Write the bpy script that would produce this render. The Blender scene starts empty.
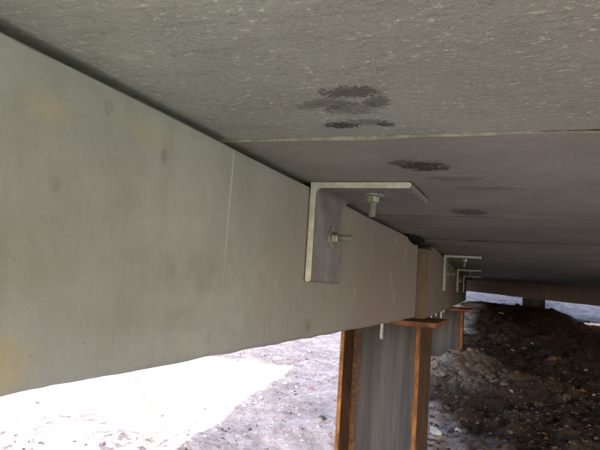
import bpy, bmesh, math, random
import numpy as np
from mathutils import Matrix, Vector
random.seed(7); rng = np.random.default_rng(7)
SC = bpy.context.scene; COL = SC.collection
R_ = math.radians

# ------------------------------------------------------------------ camera
# world: beam face is the plane x=0, underside of the deck is z=0, beams run along +y
cam_d = bpy.data.cameras.new('camera'); cam = bpy.data.objects.new('camera', cam_d); COL.objects.link(cam)
YAW, PITCH, ROLL = 0.36758, 0.09540, 0.06458
fw = Vector((-math.sin(YAW)*math.cos(PITCH), math.cos(YAW)*math.cos(PITCH), math.sin(PITCH)))
rt = fw.cross(Vector((0, 0, 1))).normalized(); up = rt.cross(fw)
r2 = math.cos(ROLL)*rt + math.sin(ROLL)*up; u2 = -math.sin(ROLL)*rt + math.cos(ROLL)*up
M = Matrix((r2, u2, -fw)).transposed().to_4x4(); M.translation = (0.4165, 0, -0.2051)
cam.matrix_world = M
cam_d.sensor_width = 36; cam_d.lens = 36*595.8/600; cam_d.clip_start = 0.02; cam_d.clip_end = 2000
SC.camera = cam

# ------------------------------------------------------------------ sky, sun, exposure
SUN_EL = R_(36); SUN_H = Vector((0.190, -0.9818, 0)).normalized()      # horizontal direction towards the sun
W = bpy.data.worlds.new('World'); SC.world = W; W.use_nodes = True
nt = W.node_tree; bg = nt.nodes['Background']
sky = nt.nodes.new('ShaderNodeTexSky'); sky.sky_type = 'NISHITA'; sky.sun_disc = False; sky.dust_density = 2.0; sky.ozone_density = .6
sky.sun_elevation = SUN_EL; sky.sun_rotation = math.atan2(SUN_H.x, SUN_H.y)
nt.links.new(sky.outputs[0], bg.inputs[0]); bg.inputs[1].default_value = 0.12
sl = bpy.data.lights.new('sun', 'SUN'); sl.energy = 4.0; sl.angle = R_(0.53); sl.color = (1, 0.975, 0.955)
so = bpy.data.objects.new('sun', sl); COL.objects.link(so)
tosun = (SUN_H*math.cos(SUN_EL) + Vector((0, 0, math.sin(SUN_EL)))).normalized()
so.rotation_euler = tosun.to_track_quat('Z', 'Y').to_euler(); so.location = (3, -6, 8)
SC.view_settings.view_transform = 'Standard'; SC.view_settings.look = 'None'
SC.view_settings.gamma = 1; SC.view_settings.exposure = 3.3
SC.render.engine = 'CYCLES'
cy = SC.cycles; cy.use_denoising = True; cy.max_bounces = 10; cy.diffuse_bounces = 8; cy.glossy_bounces = 3
cy.caustics_reflective = False; cy.caustics_refractive = False; cy.sample_clamp_indirect = 8

# ------------------------------------------------------------------ noise helpers
def _hash(ix, iy, s):
    h = (ix*374761393 + iy*668265263 + s*1442695041) & 0xFFFFFFFF
    h = ((h ^ (h >> 13))*1274126177) & 0xFFFFFFFF
    return ((h ^ (h >> 16)) & 0xFFFF)/65535.0
def vnoise(x, y, s=0):
    x = np.asarray(x, float); y = np.asarray(y, float)
    ix = np.floor(x).astype(np.int64); iy = np.floor(y).astype(np.int64)
    fx = x-ix; fy = y-iy; fx = fx*fx*(3-2*fx); fy = fy*fy*(3-2*fy)
    a = _hash(ix, iy, s); b = _hash(ix+1, iy, s); c = _hash(ix, iy+1, s); d = _hash(ix+1, iy+1, s)
    return (a*(1-fx)+b*fx)*(1-fy) + (c*(1-fx)+d*fx)*fy - 0.5
def fbm(x, y, s=0, o=4):
    t = 0; a = 1.0
    for k in range(o):
        t = t + a*vnoise(np.asarray(x)*2**k, np.asarray(y)*2**k, s+k*17); a *= .5
    return t
def sstep(a, b, x):
    t = np.clip((np.asarray(x, float)-a)/(b-a), 0, 1); return t*t*(3-2*t)

# ------------------------------------------------------------------ material helpers
class Mat:
    def __init__(s, name, rough=.85, metal=0.0, spec=.3):
        s.m = bpy.data.materials.new(name); s.m.use_nodes = True; s.t = s.m.node_tree
        s.b = s.t.nodes['Principled BSDF']; s.b.inputs['Roughness'].default_value = rough
        s.b.inputs['Metallic'].default_value = metal; s.b.inputs['Specular IOR Level'].default_value = spec
        s.pos = s.n('ShaderNodeNewGeometry').outputs['Position']
        tc = s.n('ShaderNodeTexCoord'); s.obj = tc.outputs['Object']
    def n(s, t): return s.t.nodes.new(t)
    def L(s, a, b): s.t.links.new(a, b)
    def noise(s, scale, detail=4, rough=.6, vec=None, stretch=None, out=0, dist=0):
        v = vec or s.pos
        if stretch:
            q = s.n('ShaderNodeVectorMath'); q.operation = 'MULTIPLY'; s.L(v, q.inputs[0]); q.inputs[1].default_value = stretch; v = q.outputs[0]
        x = s.n('ShaderNodeTexNoise'); x.inputs['Scale'].default_value = scale; x.inputs['Detail'].default_value = detail
        x.inputs['Roughness'].default_value = rough; x.inputs['Distortion'].default_value = dist; s.L(v, x.inputs['Vector']); return x.outputs[out]
    def voro(s, scale, vec=None, stretch=None, out='Distance'):
        v = vec or s.pos
        if stretch:
            q = s.n('ShaderNodeVectorMath'); q.operation = 'MULTIPLY'; s.L(v, q.inputs[0]); q.inputs[1].default_value = stretch; v = q.outputs[0]
        x = s.n('ShaderNodeTexVoronoi'); x.inputs['Scale'].default_value = scale; s.L(v, x.inputs['Vector']); return x
    def ramp(s, f, a, b, lo=0.0, hi=1.0, smooth=True):
        x = s.n('ShaderNodeMapRange'); x.interpolation_type = 'SMOOTHSTEP' if smooth else 'LINEAR'
        for i, v in zip((1, 2, 3, 4), (a, b, lo, hi)): x.inputs[i].default_value = v
        s.L(f, x.inputs[0]); return x.outputs[0]
    def math(s, op, a, b=None):
        x = s.n('ShaderNodeMath'); x.operation = op
        for i, v in enumerate((a, b)):
            if v is None: continue
            if isinstance(v, (int, float)): x.inputs[i].default_value = v
            else: s.L(v, x.inputs[i])
        return x.outputs[0]
    def mix(s, f, a, b, kind='MIX'):
        x = s.n('ShaderNodeMix'); x.data_type = 'RGBA'; x.blend_type = kind
        for i, v in ((0, f), (6, a), (7, b)):
            if isinstance(v, (int, float)): x.inputs[i].default_value = v
            elif isinstance(v, tuple): x.inputs[i].default_value = (*v, 1)
            else: s.L(v, x.inputs[i])
        return x.outputs[2]
    def xyz(s, v=None):
        x = s.n('ShaderNodeSeparateXYZ'); s.L(v or s.pos, x.inputs[0]); return x.outputs
    def spot(s, c, r, soft=.5, vec=None):           # 1 inside an ellipsoid, fading to 0
        a = s.n('ShaderNodeVectorMath'); a.operation = 'SUBTRACT'; s.L(vec or s.pos, a.inputs[0]); a.inputs[1].default_value = c
        d = s.n('ShaderNodeVectorMath'); d.operation = 'DIVIDE'; s.L(a.outputs[0], d.inputs[0]); d.inputs[1].default_value = r
        l = s.n('ShaderNodeVectorMath'); l.operation = 'LENGTH'; s.L(d.outputs[0], l.inputs[0])
        return s.ramp(l.outputs['Value'], 1.0, 1.0-soft)
    def bump(s, h, strength=.5, dist=.01):
        x = s.n('ShaderNodeBump'); x.inputs['Strength'].default_value = strength; x.inputs['Distance'].default_value = dist
        s.L(h, x.inputs['Height'])
        if s.b.inputs['Normal'].is_linked: s.L(s.b.inputs['Normal'].links[0].from_socket, x.inputs['Normal'])
        s.L(x.outputs[0], s.b.inputs['Normal'])
    def color(s, c):
        if isinstance(c, tuple): s.b.inputs['Base Color'].default_value = (*c, 1)
        else: s.L(c, s.b.inputs['Base Color'])
    def rough(s, r): s.L(r, s.b.inputs['Roughness'])

MT = {}
# cast concrete of the beams
def beam_material():
    m = Mat('beam_concrete', .8, 0, .25)
    x, y, z = m.xyz()
    c = m.mix(m.ramp(m.noise(2.6, 5, .6), .36, .66), (.318, .320, .322), (.404, .406, .412))
    c = m.mix(m.ramp(y, .35, 1.9), c, (.25, .19, .19))  # light falling off along the beam, put into the colour
    c = m.mix(m.ramp(y, 2.44, 2.46, 0, .85), c, (.168, .118, .106))                              # the next lengths are browner
    c = m.mix(m.ramp(m.noise(9, 5, .65), .5, .78, 0, .42), c, (.245, .23, .19))
    c = m.mix(m.ramp(m.noise(30, 3, .6), .45, .8, 0, .22), c, (.22, .205, .175))
    # vertical grain left by the formwork and runs of water
    g = m.noise(1, 4, .65, stretch=(40, 40, 1.6))
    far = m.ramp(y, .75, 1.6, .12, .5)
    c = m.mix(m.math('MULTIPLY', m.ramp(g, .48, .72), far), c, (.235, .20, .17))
    # blotches and iron stains
    n1 = m.noise(22, 4, .65)
    for (cy_, cz, ry, rz, col, k) in ((.415, -.06, .045, .022, (.43, .37, .25), .6), (.375, -.295, .075, .05, (.42, .31, .16), .6),
                                      (.575, -.045, .09, .02, (.42, .37, .25), .45), (.434, -.128, .012, .012, (.17, .16, .14), .6),
                                      (.50, -.035, .012, .012, (.17, .16, .14), .6), (.607, -.062, .012, .012, (.18, .165, .14), .6),
                                      (.70, -.20, .16, .05, (.25, .235, .20), .5), (.62, -.26, .2, .03, (.27, .25, .21), .4),
                                      (.40, -.20, .1, .06, (.24, .23, .18), .5),
                                      (.836, -.004, .011, .007, (.40, .20, .05), .95), (1.26, -.235, .012, .016, (.14, .11, .09), .5),
                                      (1.16, -.295, .05, .02, (.17, .145, .125), .6), (2.46, -.22, .03, .2, (.15, .095, .07), .5)):
        k_ = m.math('MULTIPLY', m.spot((0, cy_, cz), (1, ry, rz), .8), m.ramp(n1, .35, .55, .25*k, k))
        c = m.mix(k_, c, col)
    # bug holes
    for sc_, th, thr in ((34, .80, .085), (70, .84, .14), (15, .88, .05)):
        v = m.voro(sc_); cc = m.xyz(v.outputs['Color']); on = m.ramp(cc[0], th, th+.1)
        r = m.math('SUBTRACT', m.math('MULTIPLY', cc[1], thr), v.outputs['Distance'])
        c = m.mix(m.math('MULTIPLY', m.math('MULTIPLY', m.ramp(r, -.02, .04), on), .28), c, (.12, .11, .095))
    c = m.mix(m.ramp(m.noise(5, 6, .7, dist=1.5), .52, .64, 0, .22), c, (.24, .225, .195))
    c = m.mix(m.ramp(m.noise(3.3, 6, .7, dist=1.0), .55, .7, 0, .25), c, (.47, .47, .44))
    c = m.mix(m.ramp(m.noise(90, 4, .7), .55, .75, 0, .25), c, (.24, .23, .205))
    # snapped chalk lines
    for cy_, w, k, z0, z1 in ((.7865, .0035, .55, -.27, -.06), (1.656, .004, .22, -.24, -.10)):
        d = m.math('ABSOLUTE', m.math('SUBTRACT', m.math('ADD', y, m.math('MULTIPLY', z, -.02)), cy_))
        l = m.math('MULTIPLY', m.ramp(d, w, w*.4), m.ramp(z, z0, z1))
        l = m.math('MULTIPLY', l, m.ramp(m.noise(60, 3, .7), .3, .6, k*.5, k)); c = m.mix(l, c, (.62, .64, .66))
    m.color(c)
    m.bump(m.noise(45, 5, .65), .3, .004); m.bump(m.noise(7, 3), .15, .01)
    return m.m
MT['beam'] = beam_material()

def plank_material(name, rough_face):
    m = Mat(name, .7 if rough_face else .78, 0, .35)
    oi = m.n('ShaderNodeObjectInfo')
    c = m.mix(m.ramp(m.noise(3.1, 4), .35, .68), (.345, .345, .335), (.44, .44, .43))
    if rough_face: c = m.mix(m.ramp(m.math('ADD', m.xyz()[0], m.math('MULTIPLY', m.noise(2.2, 4), .3)), .35, .80), c, (.335, .30, .292))  # weaker light towards the right, painted into the near planks
    c = m.mix(1.0, c, oi.outputs['Color'], 'MULTIPLY')
    c = m.mix(m.ramp(m.noise(14, 5, .7), .5, .75, 0, .4), c, (.22, .205, .185))
    c = m.mix(m.ramp(m.noise(1, 4, .7, stretch=(3, 34, 3)), .52, .75, 0, .35), c, (.20, .18, .165))
    # pale flecks
    if rough_face:
        f1 = m.noise(135, 3, .6, stretch=(.85, 1, 1)); f2 = m.noise(19, 3, .6); f3 = m.noise(260, 2, .6, stretch=(.8, 1, 1))
        fl = m.math('MULTIPLY', m.ramp(f1, .58, .66), m.ramp(f2, .40, .60, .15, 1))
        c = m.mix(m.math('MULTIPLY', fl, .8), c, (.70, .69, .65))
        c = m.mix(m.ramp(f3, .60, .70, 0, .5), c, (.66, .65, .61))
        c = m.mix(m.ramp(f1, .42, .30, 0, .45), c, (.17, .165, .15))
    else:
        f1 = m.noise(110, 3, .65, stretch=(.7, 1, 1)); c = m.mix(m.ramp(f1, .62, .72, 0, .4), c, (.50, .48, .45)); c = m.mix(m.ramp(f1, .42, .30, 0, .4), c, (.15, .14, .13))
    nb = m.noise(40, 5, .7); nb2 = m.noise(190, 4, .7)
    for (px, py, rx, ry, k) in ((.252, .985, .055, .06, .95), (.222, .955, .035, .04, .7), (.236, .596, .05, .03, .7), (.196, .632, .055, .03, .5), (.255, .630, .022, .03, .6), (.222, .655, .05, .03, .4),
                                (.186, .72, .035, .022, .9), (.247, .72, .018, .02, .8), (.215, .712, .05, .022, .5), (.275, 1.56, .06, .09, .7), (.288, 1.1, .07, .04, .35), (.34, 1.2, .09, .03, .3)):
        s = m.math('MULTIPLY', m.spot((px, py, 0), (rx, ry, 9), .7), 1.0)
        t = m.math('MULTIPLY', m.ramp(m.math('ADD', s, m.math('MULTIPLY', m.math('SUBTRACT', m.math('ADD', nb, nb2), 1.0), 3.2)), .3, .75), m.math('MULTIPLY', m.ramp(s, 0, .25), k))
        c = m.mix(t, c, (.045, .036, .032))
    for (px, py, rx, ry) in ((.054, .458, .014, .010), (.418, .443, .008, .004), (.464, .594, .007, .005), (.18, .66, .007, .005), (.52, .35, .01, .006)):
        s = m.math('MULTIPLY', m.spot((px, py, 0), (rx, ry, 9), .5), m.ramp(nb, .35, .55, .3, .8)); c = m.mix(s, c, (.55, .54, .50))
    m.color(c)
    h = m.noise(105, 6, .7, stretch=(.8, 1, 1)); m.bump(h, .95 if rough_face else .6, .006 if rough_face else .005)
    m.bump(m.noise(17, 3), .35, .012)
    m.bump(m.noise(300, 3, .7), .5 if rough_face else .25, .0015)
    return m.m
MT['plank_rough'] = plank_material('rough_plank_concrete', True)
MT['plank'] = plank_material('plank_concrete', False)

def simple(name, a, b, scale=20, rough=.9, metal=0, bump=.3, dist=.004, spec=.25, vec='pos', lo=.4, hi=.65):
    m = Mat(name, rough, metal, spec); v = m.pos if vec == 'pos' else m.obj
    m.color(m.mix(m.ramp(m.noise(scale, 5, .65, vec=v), lo, hi), a, b))
    if bump: m.bump(m.noise(scale*2.5, 4, .65, vec=v), bump, dist)
    return m.m
MT['mortar'] = simple('pale_mortar', (.24, .233, .195), (.38, .37, .32), 40, .9, 0, .8, .006)
MT['joint'] = simple('brown_joint_filler', (.06, .042, .024), (.19, .14, .08), 25, .95, 0, .8, .006)
MT['grout'] = simple('dark_grout', (.05, .047, .042), (.09, .083, .075), 25)
MT['rubber'] = simple('black_bearing_pad', (.008, .008, .008), (.018, .016, .015), 40, .95, 0, .5, .004, .1)  # black of the shaded gap between the beams
MT['spall'] = simple('white_mortar_drip', (.5, .49, .46), (.66, .65, .62), 60)

def zinc():
    m = Mat('galvanised_steel', .48, .35, .5)
    c = m.mix(m.ramp(m.noise(16, 4, .6, vec=m.obj), .4, .65), (.215, .185, .208), (.29, .26, .285))
    v = m.voro(90, vec=m.obj); c = m.mix(m.ramp(m.xyz(v.outputs['Color'])[0], 0, 1, 0, .2, False), c, (.34, .33, .34))
    c = m.mix(m.ramp(m.noise(1, 4, .6, vec=m.obj, stretch=(9, 45, 4)), .5, .7, 0, .35), c, (.15, .13, .135))
    ru = m.math('MULTIPLY', m.spot((.006, .012, -.192), (.04, .028, .028), .8, m.obj), m.ramp(m.noise(70, 4, .7, vec=m.obj), .42, .6))
    c = m.mix(m.math('MULTIPLY', ru, .85), c, (.36, .23, .08))
    ru = m.math('MULTIPLY', m.spot((.013, .13, -.128), (.02, .012, .035), .9, m.obj), m.ramp(m.noise(70, 4, .7, vec=m.obj), .4, .6))
    c = m.mix(m.math('MULTIPLY', ru, .6), c, (.36, .25, .12))
    m.color(c); m.rough(m.ramp(m.noise(30, 4, .6, vec=m.obj), .3, .7, .36, .62)); m.bump(m.noise(60, 3, vec=m.obj), .08, .002)
    return m.m
MT['zinc'] = zinc()
MT['zinc_edge'] = simple('sawn_zinc_edge', (.50, .495, .47), (.64, .635, .60), 60, .55, .2, .3, .001, .4)
def bolt_mat():
    m = Mat('zinc_bolt', .42, .45, .5)
    c = m.mix(m.ramp(m.noise(60, 4, .6, vec=m.obj), .4, .65), (.26, .255, .235), (.40, .395, .37))
    c = m.mix(m.ramp(m.noise(45, 4, .7, vec=m.obj), .56, .7, 0, .5), c, (.30, .19, .07)); m.color(c)
    return m.m
MT['bolt'] = bolt_mat()

def steel_web():
    m = Mat('mill_scale_web', .6, .15, .4); x, y, z = m.xyz(m.obj)
    c = m.mix(m.ramp(m.noise(1, 4, .6, vec=m.obj, stretch=(26, 26, 1.1)), .38, .66), (.034, .031, .033), (.068, .062, .064))
    c = m.mix(m.ramp(m.noise(40, 5, .7, vec=m.obj), .52, .75, 0, .22), c, (.10, .085, .075))
    d = m.math('ADD', m.math('ABSOLUTE', x), m.math('MULTIPLY', m.math('SUBTRACT', m.noise(26, 4, .65, vec=m.obj, stretch=(1, 1, .35)), .5), .07))
    c = m.mix(m.math('MULTIPLY', m.ramp(d, .104, .128), .92), c, m.mix(m.ramp(m.noise(45, 4, .7, vec=m.obj), .4, .65), (.075, .035, .016), (.21, .085, .028)))
    st = m.math('MULTIPLY', m.ramp(m.noise(1, 3, .6, vec=m.obj, stretch=(60, 60, 3)), .64, .69), m.ramp(z, -.32, -.02))
    c = m.mix(m.math('MULTIPLY', st, .75), c, (.10, .055, .03))
    m.color(c); m.bump(m.noise(50, 4, vec=m.obj), .2, .003)
    return m.m
def rust(name, dark, mid, bright, scale):
    m = Mat(name, .85, 0, .25)
    c = m.mix(m.ramp(m.noise(scale, 5, .7, vec=m.obj, stretch=(1, 1, .35)), .38, .62), dark, mid)
    c = m.mix(m.ramp(m.noise(scale*.45, 4, .6, vec=m.obj), .54, .72, 0, .8), c, bright)
    m.color(c); m.bump(m.noise(60, 5, .7, vec=m.obj), .5, .003)
    return m.m
MT['web'] = steel_web()
MT['flange'] = rust('rusty_flange', (.05, .026, .016), (.095, .043, .021), (.17, .065, .028), 22)
MT['flange_edge'] = rust('orange_rust_edge', (.10, .038, .013), (.23, .088, .020), (.34, .14, .032), 40)
MT['plate'] = rust('brown_rust_plate', (.10, .045, .026), (.20, .085, .04), (.33, .14, .055), 16)

def ground_material():
    m = Mat('site_dirt', .95, 0, .15); x, y, z = m.xyz()
    n = m.noise(1.3, 5, .6)
    side = m.math('ADD', x, m.math('MULTIPLY', m.math('SUBTRACT', n, .5), .5))
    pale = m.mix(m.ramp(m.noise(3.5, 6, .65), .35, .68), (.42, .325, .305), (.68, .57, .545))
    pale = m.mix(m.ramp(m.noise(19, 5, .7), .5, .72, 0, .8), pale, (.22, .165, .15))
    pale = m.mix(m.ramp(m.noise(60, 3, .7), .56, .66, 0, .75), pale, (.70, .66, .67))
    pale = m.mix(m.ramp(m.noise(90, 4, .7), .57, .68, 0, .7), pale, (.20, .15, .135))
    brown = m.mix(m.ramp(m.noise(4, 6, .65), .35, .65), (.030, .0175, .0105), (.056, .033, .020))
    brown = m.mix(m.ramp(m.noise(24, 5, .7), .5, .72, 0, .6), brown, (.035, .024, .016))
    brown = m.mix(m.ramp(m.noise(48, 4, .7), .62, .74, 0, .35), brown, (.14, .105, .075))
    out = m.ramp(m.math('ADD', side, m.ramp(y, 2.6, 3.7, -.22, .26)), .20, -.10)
    farx = m.mix(m.ramp(m.noise(6, 5, .7), .35, .65), (.11, .08, .07), (.23, .18, .168))
    bounce_yard = m.math('MAXIMUM', m.math('MULTIPLY', m.ramp(x, 2.9, 3.4), m.ramp(y, 9, 8)), m.math('MAXIMUM', m.ramp(y, -1.0, -1.6), m.spot((.1, -.8, -.85), (1.1, 1.1, 9), .5)))  # unseen pale ground added to bounce light under the deck
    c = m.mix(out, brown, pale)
    heap = m.math('MULTIPLY', m.spot((.05, 4.25, -.65), (.42, .75, 9), .6), m.ramp(m.noise(9, 4, .7), .3, .6, .4, .9))
    c = m.mix(heap, c, m.mix(m.ramp(m.noise(30, 5, .7), .4, .65), (.10, .072, .055), (.22, .175, .145)))
    c = m.mix(m.ramp(y, 9.3, 9.9), c, farx)
    c = m.mix(bounce_yard, c, m.mix(m.ramp(m.noise(5, 5, .7), .35, .65), (.27, .285, .235), (.40, .415, .35)))
    grass = m.mix(m.ramp(m.noise(5, 5, .7), .35, .65), (.16, .19, .08), (.28, .30, .16))
    gmask = m.ramp(m.math('ADD', y, m.math('MULTIPLY', m.math('SUBTRACT', n, .5), 1.5)), -2.0, -2.6)
    c = m.mix(gmask, c, grass)
    m.color(c)
    m.bump(m.noise(28, 6, .7), .9, .03); m.bump(m.noise(110, 4, .7), .8, .008)
    return m.m
MT['ground'] = ground_material()
def stone_mat(name, a, b): return simple(name, a, b, 18, .9, 0, .5, .006)
MT['stone_pale'] = stone_mat('pale_stone', (.40, .37, .35), (.55, .52, .50))
MT['stone_brown'] = stone_mat('brown_stone', (.06, .038, .024), (.115, .076, .05))
MT['stone_grey'] = stone_mat('grey_stone', (.11, .10, .092), (.22, .20, .19))
MT['clod'] = stone_mat('dirt_clod', (.047, .028, .017), (.088, .053, .033))
MT['dust'] = stone_mat('dusty_crumb', (.33, .27, .255), (.5, .44, .43))
MT['red_dust'] = stone_mat('dusty_red_crumb', (.36, .2, .15), (.45, .28, .22))
MT['heap_clod'] = stone_mat('spoil_clod', (.085, .06, .044), (.16, .122, .094))
MT['red'] = stone_mat('red_brick_chip', (.30, .085, .05), (.42, .13, .07))
MT['pink'] = stone_mat('pink_plastic_scrap', (.55, .18, .33), (.65, .25, .42))
MT['wood'] = stone_mat('weathered_wood', (.36, .29, .2), (.5, .42, .31))
MT['stucco'] = simple('cream_stucco', (.50, .47, .40), (.60, .57, .50), 8, .9, 0, .3, .01)
MT['roofing'] = simple('grey_roofing', (.18, .18, .18), (.26, .25, .25), 10)
MT['floorboard'] = simple('dark_subfloor', (.05, .045, .04), (.08, .07, .06), 10)
MT['leaf'] = simple('shrub_leaf', (.035, .075, .018), (.08, .13, .035), 6, .6, 0, 0)
MT['bark'] = simple('shrub_bark', (.10, .075, .05), (.17, .13, .09), 30)

# ------------------------------------------------------------------ object helpers
def tag(o, label=None, cat=None, group=None, kind=None):
    for k, v in (('label', label), ('category', cat), ('group', group), ('kind', kind)):
        if v: o[k] = v
    return o
def link(name, me, parent=None):
    o = bpy.data.objects.new(name, me); COL.objects.link(o)
    if parent: o.parent = parent
    return o
def empty(name, loc=(0, 0, 0), rz=0):
    o = bpy.data.objects.new(name, None); COL.objects.link(o); o.location = loc; o.rotation_euler = (0, 0, rz); o.empty_display_size = .1
    return o
def mesh(name, verts, faces, mat, parent=None, smooth=False, mats=None, fm=None):
    me = bpy.data.meshes.new(name); me.from_pydata([tuple(v) for v in verts], [], [tuple(f) for f in faces])
    for mm in (mats or [mat]): me.materials.append(MT[mm])
    if fm is not None: me.polygons.foreach_set('material_index', fm)
    if smooth: me.polygons.foreach_set('use_smooth', [True]*len(me.polygons))
    me.update(); return link(name, me, parent)
def bm_obj(name, bm, mat, parent=None, smooth=False):
    me = bpy.data.meshes.new(name); bmesh.ops.recalc_face_normals(bm, faces=bm.faces); bm.to_mesh(me); bm.free()
    for mm in (mat if isinstance(mat, (list, tuple)) else [mat]): me.materials.append(MT[mm])
    if smooth: me.polygons.foreach_set('use_smooth', [True]*len(me.polygons))
    return link(name, me, parent)
def box(name, x0, x1, y0, y1, z0, z1, mat, parent=None, bevel=0.0):
    bm = bmesh.new(); bmesh.ops.create_cube(bm, size=1)
    for v in bm.verts:
        v.co = Vector((x0 if v.co.x < 0 else x1, y0 if v.co.y < 0 else y1, z0 if v.co.z < 0 else z1))
    if bevel: bmesh.ops.bevel(bm, geom=list(bm.edges), offset=bevel, segments=2, affect='EDGES', clamp_overlap=True)
    return bm_obj(name, bm, mat, parent)
def loft(name, rings, mat, parent=None, smooth=False):
    n = len(rings[0]); V = [p for r in rings for p in r]; F = []
    for i in range(len(rings)-1):
        for j in range(n):
            k = (j+1) % n; F.append((i*n+j, i*n+k, (i+1)*n+k, (i+1)*n+j))
    F.append(tuple(range(n-1, -1, -1))); F.append(tuple((len(rings)-1)*n+j for j in range(n)))
    o = mesh(name, V, F, mat, parent, smooth)
    bm = bmesh.new(); bm.from_mesh(o.data); bmesh.ops.recalc_face_normals(bm, faces=bm.faces); bm.to_mesh(o.data); bm.free()
    return o
def copy_tree(o, parent=None):
    c = o.copy(); COL.objects.link(c); c.parent = parent
    if parent: c.matrix_parent_inverse = o.matrix_parent_inverse.copy()
    for ch in list(o.children): copy_tree(ch, c)
    return c

# ------------------------------------------------------------------ ground
def axis(dense0, dense1, step, far):
    a = list(np.arange(dense0, dense1+1e-6, step)); lo = []; hi = []; s = step; v = dense0
    while v > -far: s *= 1.22; v -= s; lo.append(v)
    s = step; v = dense1
    while v < far: s *= 1.22; v += s; hi.append(v)
    return np.array(lo[::-1]+a+hi)
def gz(x, y, fine=True):
    x = np.asarray(x, float); y = np.asarray(y, float)
    inner = np.interp(y, [2.2, 3.2, 4.6, 6, 7.3, 8.4, 9.2, 10.2, 12, 14, 17, 25], [-.86, -.81, -.735, -.65, -.555, -.45, -.37, -.37, -.20, -.02, .7, 2.2])
    right = np.interp(y, [2, 4, 6, 7.6, 9.3, 11, 13, 16, 25], [-.84, -.76, -.66, -.58, -.52, -.44, -.24, .3, 2.0])
    w = sstep(.75, 1.25, x); inner = inner*(1-w) + right*w
    left = np.interp(y, [-5, 6, 9, 14, 25], [-.9, -.9, -.8, -.3, 1.6])
    w = sstep(-.95, -.12, x+.0687*np.maximum(0, y-2.46)+.2*sstep(7, 9, y)+.16*fbm(y*.9, x*0, 5, 2)); z = left*(1-w) + inner*w
    # heap of spoil at the second pile
    z = z + .15*np.exp(-(((x-.06)/.24)**2+((y-4.45)/.42)**2))*(1+.5*fbm(x*7, y*7, 3, 3))
    z = z + .06*np.exp(-(((x+.12)/.36)**2+((y-9.0)/.5)**2))
    z = z - .16*np.exp(-(((x+.12)/.45)**2+((y-2.35)/.5)**2))
    if fine:
        amp = .042*sstep(-.5, .1, x) + .03
        z = z + amp*fbm(x*2.2, y*2.2, 11, 3) + amp*.55*fbm(x*8, y*8, 23, 4)
        ins = sstep(-.7, .1, x)*(1-.55*sstep(4.4, 6.0, y))
        z = z + (.012+.020*ins)*np.maximum(0, vnoise(x*13, y*13, 41)-.05)*1.6 + (.006+.012*ins)*np.maximum(0, vnoise(x*24, y*24, 43)-.0)*1.6 + .007*vnoise(x*38, y*38, 57)
        rg = np.abs(vnoise(x*17, y*17, 81))+.6*np.abs(vnoise(x*33, y*33, 83)); z = z - (.007+.020*ins)*(rg-.25) + (.004+.006*ins)*vnoise(x*60, y*60, 87)
        z = z - .03*ins*np.maximum(0, vnoise(x*4.5, y*4.5, 61)-.1)
    return z
xs = axis(-2.3, 1.35, .0135, 400); ys = axis(1.7, 5.2, .0135, 400)
mid = [5.2]
while mid[-1] < 10.6: mid.append(mid[-1]+.0135*(1+.35*(mid[-1]-5.2)))
last = [mid[-1]]; st = .05
while last[-1] < 400: st *= 1.2; last.append(last[-1]+st)
ys = np.array([v for v in ys if v <= 5.2001]+mid[1:]+last[1:])
X, Y = np.meshgrid(xs, ys); Z = gz(X, Y)
Z = np.where((np.abs(X) > 12) | (Y < -6), np.minimum(Z, np.interp(Y, [8, 20], [-.9, 1.0])), Z)
nx, ny = len(xs), len(ys)
V = np.stack([X.ravel(), Y.ravel(), Z.ravel()], 1)
I = (np.arange(ny-1)[:, None]*nx + np.arange(nx-1)[None, :]).ravel()
F = np.stack([I, I+1, I+nx+1, I+nx], 1)
g = mesh('ground', V.tolist(), F.tolist(), 'ground', None, True); tag(g, 'pale dusty dirt outside turning to dark brown earth under the deck', 'ground', kind='structure')

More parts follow.
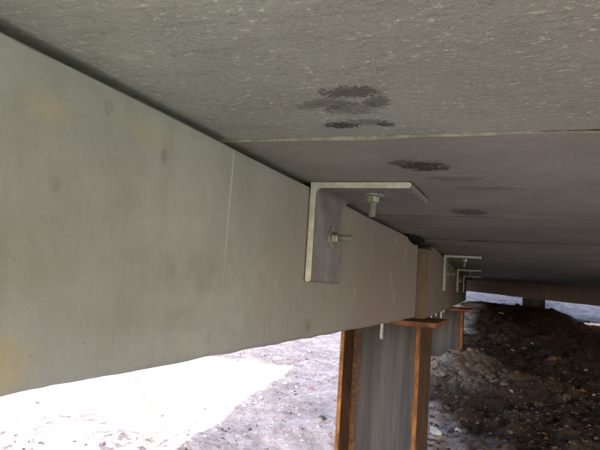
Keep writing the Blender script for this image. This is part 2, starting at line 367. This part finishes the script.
# ------------------------------------------------------------------ deck of precast planks (the ceiling)
deck = empty('plank_deck', (0, 0, 0)); tag(deck, 'underside of grey precast concrete planks overhead', 'deck', kind='structure')
JO = [-.86, -.04, .783, 1.654, 2.412, 3.22, 4.03, 4.84, 5.65, 6.46, 7.27, 8.08, 8.89, 9.70]
XR = 3.0
def plank(y0, y1, i):
    g_ = .0035; c = .0028; T = .15; XL = -.30 if y1 < 2.6 else -.34-.0687*(y1-2.46)
    # outline from below, with worn arrises and, at the third joint, a broken corner over the beam
    xs_ = np.concatenate([np.arange(XL, min(1.6, XR-.02), .03), np.arange(1.6, XR-.05, .3), [XR]])
    e0 = y0+g_+.0035*fbm(xs_*9, xs_*0+i, 71, 3); e1 = y1-g_+.0035*fbm(xs_*9, xs_*0+i, 91, 3)
    if i == 4: e0 = e0 + .12*sstep(.055, .0, xs_)*sstep(-.10, -.05, xs_)
    if i == 3: e1 = e1 - .17*sstep(.045, -.01, xs_)*sstep(-.10, -.05, xs_)
    if i == 1: e1 = e1 - .007*sstep(.44, .52, xs_)*(1+.8*np.sin(xs_*23))
    V, F = [], []
    for k, x in enumerate(xs_):
        dz = .0015*vnoise(x*3, i*7.7, 5)
        V += [(x, e0[k]-.000, T), (x, e0[k], c+dz), (x, e0[k]+c, dz), (x, e1[k]-c, dz), (x, e1[k], c+dz), (x, e1[k], T)]
    n = len(xs_)
    for k in range(n-1):
        for j in range(6):
            a = k*6+j; b = k*6+(j+1) % 6; F.append((a, b, b+6, a+6))
    F.append((0, 1, 2, 3, 4, 5)); F.append(tuple((n-1)*6+j for j in (5, 4, 3, 2, 1, 0)))
    o = mesh('plank', V, F, 'plank_rough' if i <= 1 else 'plank', deck)
    bm = bmesh.new(); bm.from_mesh(o.data); bmesh.ops.recalc_face_normals(bm, faces=bm.faces); bm.to_mesh(o.data); bm.free()
    t = [(1, 1, .97), (1.02, 1.02, 1.0), (.80, .735, .725), (.74, .665, .66), (.84, .73, .735), (.80, .69, .695)]
    o.color = (*(t[i] if i < 6 else (.74+.06*((i*37) % 5-2)/2, .68, .65)), 1)
    return o
for i in range(len(JO)-1):
    if JO[i+1] == 8.89:       # stops short at the right, an opening added to let in a sun patch
        sv = XR; XR = 1.345; plank(JO[i], JO[i+1], i); XR = sv
        box('plank', 2.3, XR, JO[i]+.004, JO[i+1]-.004, 0, .15, 'plank', deck)
        continue
    plank(JO[i], JO[i+1], i)
# mortar squeezed into the joints
for i, y in enumerate(JO[1:-1]):
    xs_ = np.arange(-.29, 1.25, .012); rings = []; rings2 = []
    for x in xs_:
        wv = .0035*fbm(x*9, i+1.0, 71, 3); n1 = fbm(x*14, i*3.1, 9, 3); w = max(.0015, .0036+.007*n1)
        h = -.001-.0022*max(0, .6+n1*1.6)
        if i == 1:
            k = float(sstep(.40, .47, x)); h = h*(1-k)-.0012*k*(1+n1); w = w*(1-k)+(.0075+.003*n1)*k; wv += -.0025*k + .007*float(sstep(.40, .5, x))*math.sin(x*14)*.4
        elif i == 2:
            k = float(sstep(.3, .38, x)); h = h*(1-k)*.3+.001*k; w = w*(.8+.3*k)
        elif i != 3:
            h = .004+h
        if i == 3 and x < .06: h = .05
        yc = y+wv; w2 = w*1.0
        rings.append([(x, yc-w2, .02+max(0, h)), (x, yc-w2*.6, h*.5+.0015), (x, yc, h), (x, yc+w2*.6, h*.5+.0015), (x, yc+w2, .02+max(0, h)), (x, yc, .06+max(0, h))])
    k = int((.43+.3)/.012) if i == 1 else 0
    if k: loft('mortar_joint', rings[:k+1], 'mortar', deck)
    loft('mortar_joint', rings[k:], 'mortar' if i < 1 else 'joint', deck)

# ------------------------------------------------------------------ beams
BW, BH = .30, .32
def beam(name, length, loc, rz, label, seed, chip=0.0, endchip=0.0, jag=.0035):
    ys_ = np.arange(0, length+1e-6, .0125); rings = []
    for y in ys_:
        a = jag*fbm(y*16, seed*1.7, 3, 4); b = jag*fbm(y*16, seed*2.9, 8, 4); t = .001*fbm(y*6, seed, 21, 3)
        sp = .006*max(0, vnoise(y*9, seed*5.1, 33)-.28)*3
        top = -.007 + .0035*vnoise(y*4, seed, 2) - chip*float(sstep(.22, .06, y)) - endchip*float(sstep(length-.07, length-.005, y)); tc = .006+abs(t)*2+.5*chip*float(sstep(.05, 0, y))+.6*endchip*float(sstep(length-.07, length-.01, y))
        rings.append([(-.012, y, top), (-.001+t, y, top-tc), (.0, y, top-tc-.012), (0, y, -BH+.02), (-.0006+t*.4, y, -BH+.007+sp+a*.8), (-.007-sp*.7, y, -BH+a*.8),
                      (-BW+.006, y, -BH+b), (-BW, y, -BH+.006), (-BW, y, top-.006), (-BW+.006, y, top)])
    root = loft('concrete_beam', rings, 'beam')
    root.location = loc; root.rotation_euler = (0, 0, rz)
    tag(root, label, 'beam', 'edge beams carrying the plank deck')
    box('grout_bed', -BW+.01, -.035, .25, length-.25, -.03, -.002, 'grout', root)
    return root
B2 = R_(3.93)
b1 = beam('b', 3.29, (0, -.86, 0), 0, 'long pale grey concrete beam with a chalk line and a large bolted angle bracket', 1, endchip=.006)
b2 = beam('b', 2.27, (.042, 2.462, 0), B2, 'brownish concrete beam between the two rusty piles, its end standing proud', 2, chip=.03)
def along(d, off=0): return (.042 - math.sin(B2)*d + math.cos(B2)*off, 2.462 + math.cos(B2)*d + math.sin(B2)*off)
p3 = along(2.30); b3 = beam('b', 4.55, (p3[0], p3[1], 0), B2, 'dark concrete beam beyond the second pile, receding into shadow', 3)
# black strip added for the shaded gap where the two beams meet
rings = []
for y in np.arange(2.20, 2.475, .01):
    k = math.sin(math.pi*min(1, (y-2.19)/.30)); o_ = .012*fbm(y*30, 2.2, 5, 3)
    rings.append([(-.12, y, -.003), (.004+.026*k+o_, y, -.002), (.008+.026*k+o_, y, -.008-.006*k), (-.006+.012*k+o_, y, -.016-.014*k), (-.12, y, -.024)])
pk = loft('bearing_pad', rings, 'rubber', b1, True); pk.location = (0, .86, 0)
# hardened drips under the second beam
def blob(name, r, loc, mat, parent, sx=1, sy=1, sz=1, seed=0, sub=1, rough=.25):
    bm = bmesh.new(); bmesh.ops.create_icosphere(bm, subdivisions=sub, radius=r)
    rr = random.Random(seed)
    for v in bm.verts: v.co *= 1+rr.uniform(-rough, rough); v.co.x *= sx; v.co.y *= sy; v.co.z *= sz
    o = bm_obj(name, bm, mat, parent); o.location = loc; return o
for k, (yy, s) in enumerate(((.62, .0055), (.33, .004), (1.3, .006))):
    blob('mortar_drip', s, (-.006, yy, -BH-.004), 'spall', b2, .8, .9, 1.7, k)

# far cross beam
xs_ = np.arange(-1.2, 3.0, .06); rings = []
for x in xs_:
    zb = -.178 - .052*min(max(x+.4, 0), 1.75) + .004*fbm(x*8, 3.3, 4, 3); a = .002*fbm(x*5, 1, 6, 2)
    rings.append([(x, 9.46, -.003), (x, 9.452+a, -.010), (x, 9.45+a, zb+.006), (x, 9.457, zb), (x, 9.74, zb), (x, 9.74, -.003)])
fb = loft('cross_beam', rings, 'beam'); tag(fb, 'dark concrete cross beam closing the far end of the deck', 'beam')

# ------------------------------------------------------------------ angle brackets
def lathe(name, prof, n, mat, parent, smooth=True):     # prof: (radius, height) along +z
    V, F = [], []
    for r, h in prof:
        for k in range(n): V.append((r*math.cos(2*math.pi*k/n), r*math.sin(2*math.pi*k/n), h))
    for i in range(len(prof)-1):
        for k in range(n): F.append((i*n+k, i*n+(k+1) % n, (i+1)*n+(k+1) % n, (i+1)*n+k))
    F.append(tuple(range(n-1, -1, -1))); F.append(tuple((len(prof)-1)*n+k for k in range(n)))
    return mesh(name, V, F, mat, parent, smooth)
def fix_smooth(o, ang=35):
    o.data.set_sharp_from_angle(angle=R_(ang)); return o
def make_bolt(parent, length):
    prof = [(.0079, -.004)]; h = .016
    prof += [(.0079, .016)]
    while h < length-.003:
        prof += [(.0079, h+.0008), (.0070, h+.0016), (.0079, h+.0024)]; h += .0024
    prof += [(.0076, length-.002), (.0062, length)]
    b = fix_smooth(lathe('bolt', prof, 18, 'bolt', parent))
    w = fix_smooth(lathe('washer', [(.009, .0), (.0225, .0), (.0232, .0008), (.0232, .0026), (.0225, .0033), (.009, .0033)], 36, 'bolt', b))
    R = .0139; V = []; F = []
    for r, h in ((R*.93, .0035), (R, .0052), (R, .0155), (R*.92, .0175)):
        for k in range(6): V.append((r*math.cos(math.pi*k/3), r*math.sin(math.pi*k/3), h))
    for i in range(3):
        for k in range(6): F.append((i*6+k, i*6+(k+1) % 6, (i+1)*6+(k+1) % 6, (i+1)*6+k))
    F += [(5, 4, 3, 2, 1, 0), (18, 19, 20, 21, 22, 23)]
    n = mesh('nut', V, F, 'bolt', b); n.rotation_euler.z = R_(12)
    return b
def make_bracket():
    root = empty('angle_bracket', (0, 0, 0))
    T, LX, LZ, WY = .0135, .205, .203, .205
    prof = [(.001, -.002), (LX-.004, -.002), (LX, -.0035), (LX, -T+.003), (LX-.003, -T)]
    cx, cz, rf = T+.014, -T-.014, .014
    prof += [(cx+rf*math.cos(a), cz+rf*math.sin(a)) for a in np.linspace(math.pi/2, math.pi, 7)]
    prof += [(T, -LZ+.003), (T-.003, -LZ), (.003, -LZ), (.001, -LZ+.002)]
    bm = bmesh.new(); e = .0012
    def inset(s):
        return [(x+(s if x < T*.5 else (-s if (x > LX-.006 or (x > T-.004 and z < -T-.02)) else 0)), z) for x, z in prof]
    rings = [[bm.verts.new((x, yy, z)) for x, z in pp] for yy, pp in ((0, inset(e)), (e, prof), (WY-e, prof), (WY, inset(e)))]
    n = len(prof)
    for i in range(3):
        for j in range(n):
            f = bm.faces.new((rings[i][j], rings[i][(j+1) % n], rings[i+1][(j+1) % n], rings[i+1][j]))
            f.material_index = 1 if i != 1 else 0
    f = bm.faces.new(rings[0]); f.material_index = 1; f = bm.faces.new(rings[3][::-1]); f.material_index = 1
    o = bm_obj('angle_plate', bm, ['zinc', 'zinc_edge'], root)
    b = make_bolt(root, .049); b.location = (T, .118, -.104); b.rotation_euler = (0, R_(90), 0)
    b = make_bolt(root, .047); b.location = (.112, .083, -T); b.rotation_euler = (R_(180-1), R_(2), 0)
    return root
br = make_bracket(); br.location = (0.0005, 1.122, 0)
GB = 'angle brackets bolted between beams and planks'
tag(br, 'large galvanised angle bracket bolted to the long pale beam', 'bracket', GB)
for d, lab in ((.94, 'small looking angle bracket on the brownish beam between the two piles'), (2.95, 'angle bracket on the dark beam just past the second pile'), (4.95, 'last angle bracket, deep in shadow near the cross beam')):
    c = copy_tree(br); x, y = along(d, .0005); c.location = (x, y, 0); c.rotation_euler = (0, 0, B2); tag(c, lab, 'bracket', GB)

# ------------------------------------------------------------------ steel H piles
def make_pile(depth=1.25):
    root = empty('steel_pile', (0, 0, 0)); D, Wf, tf, tw = .313, .30, .0165, .0145      # D across x, flange width along y
    w = box('web', -D/2+tf, D/2-tf, -tw/2, tw/2, -depth, -.0185, 'web', root)
    for s in (-1, 1):
        bm = bmesh.new(); bmesh.ops.create_cube(bm, size=1)
        for v in bm.verts: v.co = Vector((s*(D/2-tf/2)+v.co.x*tf, v.co.y*Wf, (-depth if v.co.z < 0 else -.0185)))
        bmesh.ops.bevel(bm, geom=[e_ for e_ in bm.edges if abs(e_.verts[0].co.z-e_.verts[1].co.z) > .5], offset=.002, segments=1, affect='EDGES')
        for f in bm.faces: f.material_index = 1 if abs(f.normal.y) > .5 else 0
        bm_obj('flange', bm, ['flange', 'flange_edge'], root)
    bm = bmesh.new(); bmesh.ops.create_cube(bm, size=1)
    for v in bm.verts: v.co = Vector((v.co.x*.44, v.co.y*.40, (-.018 if v.co.z < 0 else 0)))
    bmesh.ops.bevel(bm, geom=list(bm.edges), offset=.0018, segments=1, affect='EDGES')
    bm_obj('cap_plate', bm, 'plate', root)
    b = lathe('stud', [(.0078, -.085), (.0085, -.083), (.0085, -.0185)], 14, 'bolt', root); fix_smooth(b); b.location = (-.004, -.095, 0)
    b.rotation_euler.x = R_(1.5)
    return root
p1 = make_pile(); p1.location = (-.11, 2.45, -BH-.003)
GP = 'rusty steel piles under the edge beams'
tag(p1, 'rusty steel pile with grey web under the joint of the two beams', 'pile', GP)
x, y = along(2.285, -.068); p2 = copy_tree(p1); p2.location = (x, y, -BH-.003); p2.rotation_euler.z = B2
tag(p2, 'steel pile standing in a heap of spoil behind the first pile', 'pile', GP)
p5 = copy_tree(p1); p5.location = (.52, 9.60, -.205)
for c in list(p5.children):
    if c.name.startswith(('cap_plate', 'stud')): bpy.data.objects.remove(c)
tag(p5, 'dark pile stub under the far cross beam', 'pile', GP)

# ------------------------------------------------------------------ unseen building added on the deck, shaped to cast the shade
bld = empty('portable_building', (-.30, -.86, .152)); tag(bld, 'cream portable building standing on the plank deck above the beams', 'building')
def bpart(name, *a):
    o = box(name, *a); o.location = -Vector((-.30, -.86, .152)); o.parent = bld
Z0, Z1 = .155, 3.62
for a in ((-.3, 3.0, -.86, -.74), (-.3, -.18, -.74, 9.6), (2.88, 3.0, -.74, 9.6), (-.3, 3.0, 9.6, 9.72), (1.22, 2.88, 3.4, 3.52), (1.10, 1.22, 3.52, 9.6)):
    bpart('wall', *a, Z0, Z1, 'stucco')
bpart('roof', -1.55, 3.3, -1.46, 3.52, Z1+.002, Z1+.14, 'roofing'); bpart('roof', -1.55, 1.22, 3.522, 10.0, Z1+.002, Z1+.14, 'roofing')  # overhang and cut-out sized to place the shade edges

sk = box('skirting_wall', 2.86, 2.99, 4.2, 9.44, -1.1, -.003, 'stucco'); tag(sk, 'cream skirting wall along the dark side of the space under the deck', 'wall')  # blocks side light so the far end stays dark, added out of view

# ------------------------------------------------------------------ stones and rubble
def on_ground(x, y): return float(gz(x, y))
protos = []
for k in range(10):
    bm = bmesh.new(); bmesh.ops.create_icosphere(bm, subdivisions=2, radius=1); rr = random.Random(100+k)
    ax = [Vector((rr.gauss(0, 1), rr.gauss(0, 1), rr.gauss(0, 1))).normalized() for _ in range(9)]; cut = [rr.uniform(.55, .95) for _ in ax]
    for v in bm.verts:
        for a, c in zip(ax, cut):
            d = v.co.dot(a)
            if d > c: v.co -= a*(d-c)
        v.co *= 1+rr.uniform(-.13, .13); v.co.z *= .72
    me = bpy.data.meshes.new('stone'); bm.to_mesh(me); bm.free(); protos.append(me)
def stone(x, y, r, mat, label, group, k=None, name='stone', cat='stone', sink=.35):
    k = random.randrange(10) if k is None else k; key = ('stone', k, mat)
    if key not in CACHE:
        me = protos[k].copy(); me.materials.clear(); me.materials.append(MT[mat]); CACHE[key] = me
    o = link(name, CACHE[key]); o.scale = (r, r*random.uniform(.75, 1.1), r*random.uniform(.7, 1.05))
    o.rotation_euler = (random.uniform(-.4, .4), random.uniform(-.4, .4), random.uniform(0, 6.3)); o.location = (x, y, on_ground(x, y)+r*.72*(1-2*sink)*.8)
    return tag(o, label, cat, group)
CACHE = {}
stone(.045, 2.86, .042, 'stone_pale', 'white angular stone lying right beside the rusty pile', None, 3)
stone(.14, 2.95, .022, 'stone_pale', 'small white stone on the pale dust near the pile', None, 5)
stone(.50, 3.62, .034, 'stone_brown', 'rounded tan stone on the dark earth', None, 2)
stone(-1.377, 2.692, .022, 'red', 'red brick chip lying in the sunlit dust', None, 1, 'brick_chip', 'brick')
stone(.27, 5.9, .02, 'red', 'small red brick chip on the dark earth', None, 4, 'brick_chip', 'brick')
stone(-.875, 3.764, .02, 'pink', 'pink scrap lying on the shaded pale dust', None, 6, 'plastic_scrap', 'scrap')
for (x, y, l, a, lab) in ((-1.06, 2.36, .11, 1.0, 'short dry stick in the pale dust'), (.12, 8.2, .3, .25, 'long stick lying on the dark earth near the cross beam')):
    bm = bmesh.new(); bmesh.ops.create_cone(bm, cap_ends=True, segments=7, radius1=.006, radius2=.004, depth=l)
    for v in bm.verts: v.co.x += .004*math.sin(v.co.z*40)
    o = bm_obj('stick', bm, 'wood'); o.rotation_euler = (R_(90), 0, a); o.location = (x, y, on_ground(x, y)+.008); tag(o, lab, 'stick')
n = 0
while n < 70:
    x = random.uniform(-.02, 1.0); y = random.uniform(2.5, 6.2)
    if .5 < 0 or (x < .1 and 2.25 < y < 2.65): continue
    r = random.choice((.010, .012, .014, .018, .026)) * (1 if y < 4.4 else 1.2)
    stone(x, y, r, random.choice(('stone_brown', 'stone_brown', 'clod', 'stone_grey')), 'brown stone among others on the dark earth under the deck', 'stones on the dark earth'); n += 1
n = 0
while n < 46:
    x = random.uniform(-2.0, -.38); y = random.uniform(1.9, 7)
    r = random.choice((.012, .015, .02, .027))
    stone(x, y, r, random.choice(('stone_pale', 'stone_pale', 'stone_grey')), 'pale stone among others on the dusty ground outside the beams', 'stones on the pale dust'); n += 1
for k in range(44):
    a = random.uniform(0, 6.28); q = random.random()**.6
    x = .06+.26*q*math.cos(a); y = 4.3+.5*q*math.sin(a)
    stone(x, y, random.uniform(.012, .034), 'heap_clod', 'dirt clod on the heap of spoil at the second pile', 'clods on the spoil heap', None, 'dirt_clod', 'clod')
def scatter(name, pts, sizes, mats, label):
    V = []; F = []; FM = []
    base = [(1, 0, -.4), (-.5, .87, -.4), (-.5, -.87, -.4), (.4, .3, .7), (-.5, 0, .55)]
    fc = [(0, 1, 2), (0, 3, 1), (1, 3, 4), (1, 4, 2), (2, 4, 3), (2, 3, 0)]
    zz = gz(np.array([p[0] for p in pts]), np.array([p[1] for p in pts]))
    for (x, y), z, s in zip(pts, zz, sizes):
        a = random.uniform(0, 6.28); ca, sa = math.cos(a), math.sin(a); b = len(V); q = random.uniform(.5, 1.0); fl = random.uniform(.3, .8)
        for p in base:
            px, py, pz = p[0]*s*random.uniform(.7, 1.2), p[1]*s*q*random.uniform(.7, 1.2), p[2]*s*fl
            V.append((x+px*ca-py*sa, y+px*sa+py*ca, z+pz+s*.12))
        mi = random.randrange(len(mats))
        for f in fc: F.append(tuple(b+i for i in f)); FM.append(mi)
    o = mesh(name, V, F, None, None, False, mats, FM); tag(o, label, name.replace('_', ' '), kind='stuff')
pts = []; sz = []
for _ in range(16000):
    y = 1.9+6.5*random.random()**1.4; x = random.uniform(-.1, 1.35)
    pts.append((x, y)); sz.append((.003+.015*random.random()**3.2)*(1 if y < 4.5 else .75))
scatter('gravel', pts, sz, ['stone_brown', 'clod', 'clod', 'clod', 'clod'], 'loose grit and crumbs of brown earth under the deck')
pts = []; sz = []
for _ in range(13000):
    y = 1.5+6.5*random.random()**1.5; x = random.uniform(-2.6, .1)
    if vnoise(x*2.1, y*2.1, 77) + random.uniform(-.5, .5) < -.1 or x > .12-.35*float(sstep(2.7, 3.6, y))-.0687*max(0, y-2.46)-.1*random.random(): continue
    pts.append((x, y)); sz.append(.003+.015*random.random()**3.2)
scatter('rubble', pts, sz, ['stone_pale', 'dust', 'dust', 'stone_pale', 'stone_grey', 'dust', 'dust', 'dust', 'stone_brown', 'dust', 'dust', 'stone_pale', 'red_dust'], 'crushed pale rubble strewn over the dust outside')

# ------------------------------------------------------------------ shrub added out of view to dapple the dust with shade
sh = empty('shrub', (-1.02, .52, -.9)); tag(sh, 'leafy green shrub growing beside the beam outside the deck', 'shrub')
for k in range(7):
    a = k*.9; bm = bmesh.new(); bmesh.ops.create_cone(bm, cap_ends=True, segments=6, radius1=.014, radius2=.005, depth=1.1)
    o = bm_obj('stem', bm, 'bark', sh); o.location = (.09*math.cos(a), .09*math.sin(a), .52); o.rotation_euler = (.3*math.sin(-a), .3*math.cos(a), 0)
V = []; F = []
for _ in range(850):
    while True:
        p = rng.uniform(-1, 1, 3)
        if .25 < (p**2).sum() < 1+.25*math.sin(p[0]*7+p[1]*5): break
    c = np.array([.56*p[0], .46*p[1], .85+.55*p[2]]); d = rng.normal(size=3); d /= np.linalg.norm(d); e = np.cross(d, rng.normal(size=3)); e /= np.linalg.norm(e)
    b = len(V); V += [c-d*.035, c+e*.015, c+d*.035, c-e*.015]; F.append((b, b+1, b+2, b+3))
mesh('foliage', V, F, 'leaf', sh)
